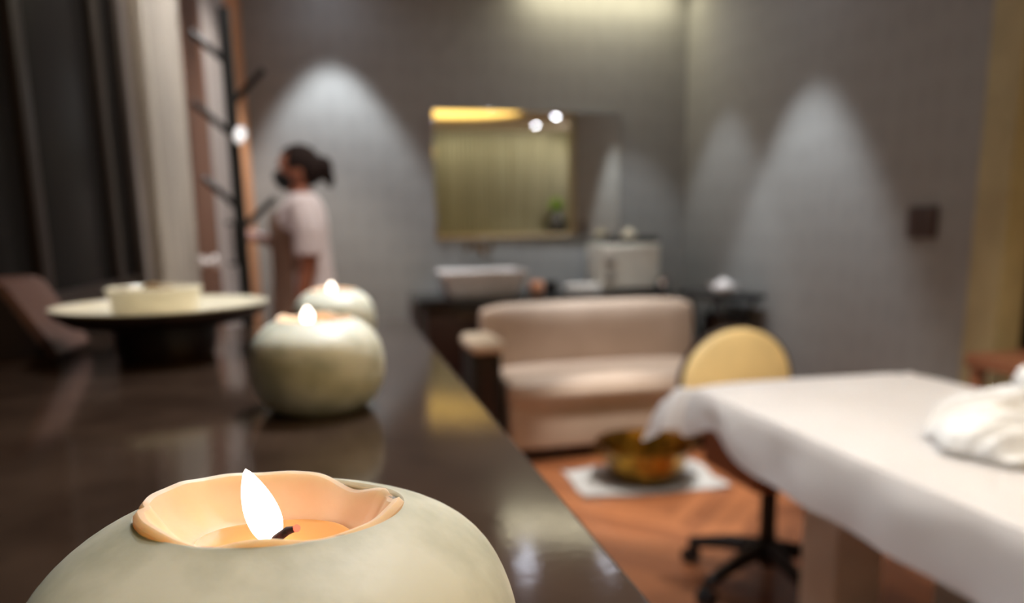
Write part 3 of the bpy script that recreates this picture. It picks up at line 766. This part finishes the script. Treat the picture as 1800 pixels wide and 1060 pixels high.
def crumpled(name, loc, hx, hy, hz, rz, label, seed, fold=9.0):
    """a towel gathered into soft folds: a heaped sheet with ridged noise, closed underneath"""
    bm = bmesh.new(); n = 90; top = []; bot = []
    for i in range(n + 1):
        a_, b_ = [], []
        for j in range(n + 1):
            u = 2 * i / n - 1; v = 2 * j / n - 1
            # square to rounded outline
            x = u * math.sqrt(1 - v * v * .42); y = v * math.sqrt(1 - u * u * .42)
            e = max(abs(u), abs(v))
            wob = 1 + .12 * noise.noise(Vector((x * 2 + seed, y * 2, 1)))
            px, py = x * hx * wob, y * hy * wob
            rdg = 1 - math.sqrt(noise.noise(Vector((x * fold * .16 + seed, y * fold * .50 + x * 1.8, seed))) ** 2 + .004) * 2.2
            rdg2 = math.sin(7 * y + 4 * x + 3 * noise.noise(Vector((x * 1.5, y * 1.5, seed))))
            h = (1 - e ** 5) ** .5 * (.40 + .48 * rdg + .08 * rdg2 + .30 * noise.noise(Vector((x * 1.3 + seed, y * 1.3, 2))))
            a_.append(bm.verts.new((px, py, .004 + max(.004, h * hz))))
            b_.append(bm.verts.new((px, py, 0)) if 0 < i < n and 0 < j < n else a_[-1])
        top.append(a_); bot.append(b_)
    for i in range(n):
        for j in range(n):
            bm.faces.new((top[i][j], top[i + 1][j], top[i + 1][j + 1], top[i][j + 1]))
            q = [bot[i][j], bot[i][j + 1], bot[i + 1][j + 1], bot[i + 1][j]]
            try: bm.faces.new(q)
            except ValueError: pass
    o = from_bm(name, bm, M['towel'], None, True, loc); o.rotation_euler = (0, 0, rz)
    return tag(o, label, 'towel')
crumpled('bath_towel', (1.335, 1.09, TZ + .017), .24, .17, .100, R(-12), 'large rumpled white towel lying at the right end of the massage table', 1.3)
crumpled('hand_towel', (1.41, 1.15, TZ + .116), .12, .09, .055, R(24), 'small twisted white towel heaped on top of the large rumpled towel', 5.7, 7)

# wooden side stool at the right edge of the frame
t = thing('wooden_stand', 'reddish brown wooden stand at the right edge beyond the massage table', 'stand', (2.20, 1.92, 0))
boxo('top', (0, 0, .69), (.26, .30, .045), M['tablewood'], t, .005)
for sx in (-1, 1):
    for sy in (-1, 1): boxo('leg', (.10 * sx, .12 * sy, .334), (.035, .035, .668), M['tablewood'], t, .003)
# beige mat under the table
o = boxo('beige_mat', (1.22, 1.62, .003), (.46, .20, .004), M['armpad'], None, .004); tag(o, 'flat beige mat on the floor beside the stool base under the table', 'mat')

# ------------------------------------------------------------------ person
def person():
    P = thing('person', 'person in white top, beige apron and black face mask, facing left', 'person', (-0.137, 3.70, 0))
    bm = bmesh.new()
    # legs (slight stride), torso, neck, head, arms; facing -x, left side towards the camera
    for sy, fx in ((-1, .03), (1, -.05)):
        tube(bm, [(.0, .075 * sy, .86), (fx * .2, .08 * sy, .68), (fx * .5 - .01, .08 * sy, .46), (fx * .9 + .01, .08 * sy, .30), (fx + .02, .08 * sy, .075)], [.082, .075, .052, .050, .033], 16)
        tube(bm, [(fx + .045, .08 * sy, .035), (fx, .08 * sy, .045), (fx - .08, .083 * sy, .035), (fx - .155, .085 * sy, .022)], [.030, .040, .032, .020], 14)
    loft(bm, [(0, 0, .80, .09, .14), (.005, 0, .88, .105, .155), (-.005, 0, .98, .095, .135), (-.015, 0, 1.10, .10, .135), (-.02, 0, 1.20, .105, .150), (-.01, 0, 1.27, .085, .155), (.0, 0, 1.31, .055, .09), (-.005, 0, 1.34, .045, .05)])
    tube(bm, [(.0, 0, 1.28), (-.012, 0, 1.36), (-.022, 0, 1.41)], [.052, .047, .048], 16)
    ellipsoid(bm, (-.020, 0, 1.450), (.088, .070, .092))          # cranium
    ellipsoid(bm, (-.052, 0, 1.405), (.055, .052, .066))          # face and jaw
    ellipsoid(bm, (-.112, 0, 1.412), (.016, .011, .016))          # nose tip
    tube(bm, [(-.100, 0, 1.450), (-.112, 0, 1.418)], [.008, .011], 10)
    for sy in (-1, 1):
        ellipsoid(bm, (-.012, .070 * sy, 1.425), (.017, .008, .030))
        ellipsoid(bm, (-.085, .028 * sy, 1.462), (.014, .018, .007))
    def arm(pts, rad): tube(bm, pts, rad, 14)
    def hand(o, d, n_, curl):
        d = Vector(d).normalized(); s = Vector(n_).cross(d).normalized(); nn = d.cross(s)
        o = Vector(o)
        tube(bm, [o - d * .02, o + d * .03, o + d * .085], [(.020, .016), (.036, .015), (.038, .013)], 14)
        for k, (off, L2) in enumerate(((-.028, .060), (-.009, .072), (.010, .068), (.028, .052))):
            b0 = o + d * .078 + s * off
            tube(bm, [b0, b0 + d * L2 * .5 + nn * curl * .3 * L2, b0 + d * L2 * .85 + nn * curl * .9 * L2], [.0088, .0080, .0070], 8)
        b0 = o + d * .02 - s * .028
        tube(bm, [b0, b0 + d * .03 - s * .022 + nn * curl * .01, b0 + d * .058 - s * .030 + nn * curl * .02], [.012, .010, .008], 8)
    # near (left) arm hangs down, slightly bent
    arm([(-.0, -.155, 1.27), (.02, -.185, 1.15), (.015, -.195, 1.03), (-.01, -.20, .92), (-.035, -.20, .80)], [.050, .046, .040, .035, .024])
    hand((-.037, -.20, .79), (-.15, 0, -1), (0, 1, 0), .35)
    # far (right) arm reaches forward to the door
    arm([(-.0, .155, 1.27), (-.05, .18, 1.16), (-.085, .185, 1.08), (-.15, .16, 1.10), (-.205, .14, 1.13)], [.050, .045, .038, .032, .024])
    hand((-.205, .14, 1.13), (-1, -.15, .22), (0, 0, 1), -.25)
    body = remeshed('body', bm, .0065, M['skin'], P, 3)
    # eyes
    for sy in (-1, 1):
        e = bmesh.new(); ellipsoid(e, (-.098, .027 * sy, 1.448), (.010, .013, .009), u=14, v=8)
        from_bm('eye', e, M['white'], P)
        e = bmesh.new(); ellipsoid(e, (-.1065, .027 * sy, 1.448), (.003, .0055, .0055), u=10, v=6)
        from_bm('pupil', e, M['mask'], P)
    # hair with bun
    h = bmesh.new()
    ellipsoid(h, (-.006, 0, 1.474), (.097, .081, .086))
    ellipsoid(h, (.038, 0, 1.448), (.066, .076, .082))
    ellipsoid(h, (.098, 0, 1.452), (.048, .050, .056))
    tube(h, [(.10, 0, 1.44), (.125, 0, 1.40), (.128, 0, 1.36)], [.036, .028, .014], 12)
    ho = remeshed('hair', h, .006, M['hair'], P, 2)
    b2 = bmesh.new(); b2.from_mesh(ho.data)     # open the hair over the face
    kill = [v for v in b2.verts if v.co.x < -.062 + .9 * max(0, v.co.z - 1.50) - 0.0 and v.co.z < 1.515]
    bmesh.ops.delete(b2, geom=kill, context='VERTS'); b2.to_mesh(ho.data); b2.free()
    latheo('hair_tie', [(.026, -.008), (.036, -.006), (.036, .006), (.026, .008), (.026, -.008)], M['mask'], ho, 20, c=(0, 0, 0))
    ho.children[0].rotation_euler = (0, PI / 2, 0); ho.children[0].location = (.076, 0, 1.448)
    # mask
    k = bmesh.new(); ellipsoid(k, (-.060, 0, 1.397), (.066, .058, .052)); ellipsoid(k, (-.108, 0, 1.410), (.022, .020, .030))
    mk = remeshed('face_mask', k, .005, M['mask'], P, 3)
    b2 = bmesh.new(); b2.from_mesh(mk.data)
    bmesh.ops.delete(b2, geom=[v for v in b2.verts if v.co.x > -.045], context='VERTS'); 
    for sy in (-1, 1):
        tube(b2, [(-.05, .052 * sy, 1.43), (-.02, .073 * sy, 1.445), (-.002, .078 * sy, 1.43)], .0018, 6)
        tube(b2, [(-.05, .052 * sy, 1.38), (-.02, .070 * sy, 1.395), (-.002, .078 * sy, 1.415)], .0018, 6)
    b2.to_mesh(mk.data); b2.free()
    # tunic
    g = bmesh.new()
    loft(g, [(.0, 0, .70, .145, .185), (0, 0, .80, .135, .180), (.0, 0, .95, .122, .165), (-.012, 0, 1.10, .122, .160), (-.018, 0, 1.20, .126, .172), (-.008, 0, 1.27, .104, .172), (0, 0, 1.315, .074, .115), (-.004, 0, 1.335, .060, .066)])
    tube(g, [(-.0, -.10, 1.275), (0, -.15, 1.262), (.02, -.188, 1.16), (.017, -.195, 1.05)], [.062, .074, .068, .064], 18)
    tube(g, [(-.0, .10, 1.275), (-.0, .15, 1.262), (-.045, .178, 1.165), (-.075, .185, 1.10)], [.062, .074, .066, .060], 18)
    remeshed('tunic', g, .008, M['tunic'], P, 3)
    # apron: shell over the front half
    g = bmesh.new(); n = 20; rows = []
    for z, rx, ry in ((.60, .172, .21), (.80, .164, .205), (.95, .150, .190), (1.10, .150, .182), (1.20, .150, .150), (1.25, .134, .11)):
        rows.append([g.verts.new((-.012 - rx * math.cos(a), ry * math.sin(a), z)) for a in [(-1.30 + 2.6 * i / n) for i in range(n + 1)]])
    for a, b in zip(rows[:-1], rows[1:]):
        for i in range(n): g.faces.new((a[i], a[i + 1], b[i + 1], b[i]))
    bmesh.ops.solidify(g, geom=g.faces[:], thickness=.004)
    from_bm('apron', g, M['apron'], P)
    # trousers and shoes
    g = bmesh.new()
    loft(g, [(0, 0, .72, .12, .155), (.003, 0, .88, .118, .165)])
    for sy, fx in ((-1, .03), (1, -.05)):
        tube(g, [(.0, .075 * sy, .84), (fx * .2, .08 * sy, .68), (fx * .5 - .005, .08 * sy, .46), (fx * .9 + .01, .08 * sy, .28), (fx + .015, .08 * sy, .09)], [.098, .090, .072, .066, .060], 18)
    remeshed('trousers', g, .009, M['trousers'], P, 3)
    for sy, fx in ((-1, .03), (1, -.05)):
        g = bmesh.new()
        tube(g, [(fx + .055, .08 * sy, .045), (fx, .08 * sy, .055), (fx - .08, .083 * sy, .040), (fx - .165, .085 * sy, .026)], [.040, .052, .044, .024], 16)
        o = remeshed('shoe', g, .006, M['mask'], P, 3)
        for v in o.data.vertices: v.co.z = max(v.co.z, 0.001)
person()
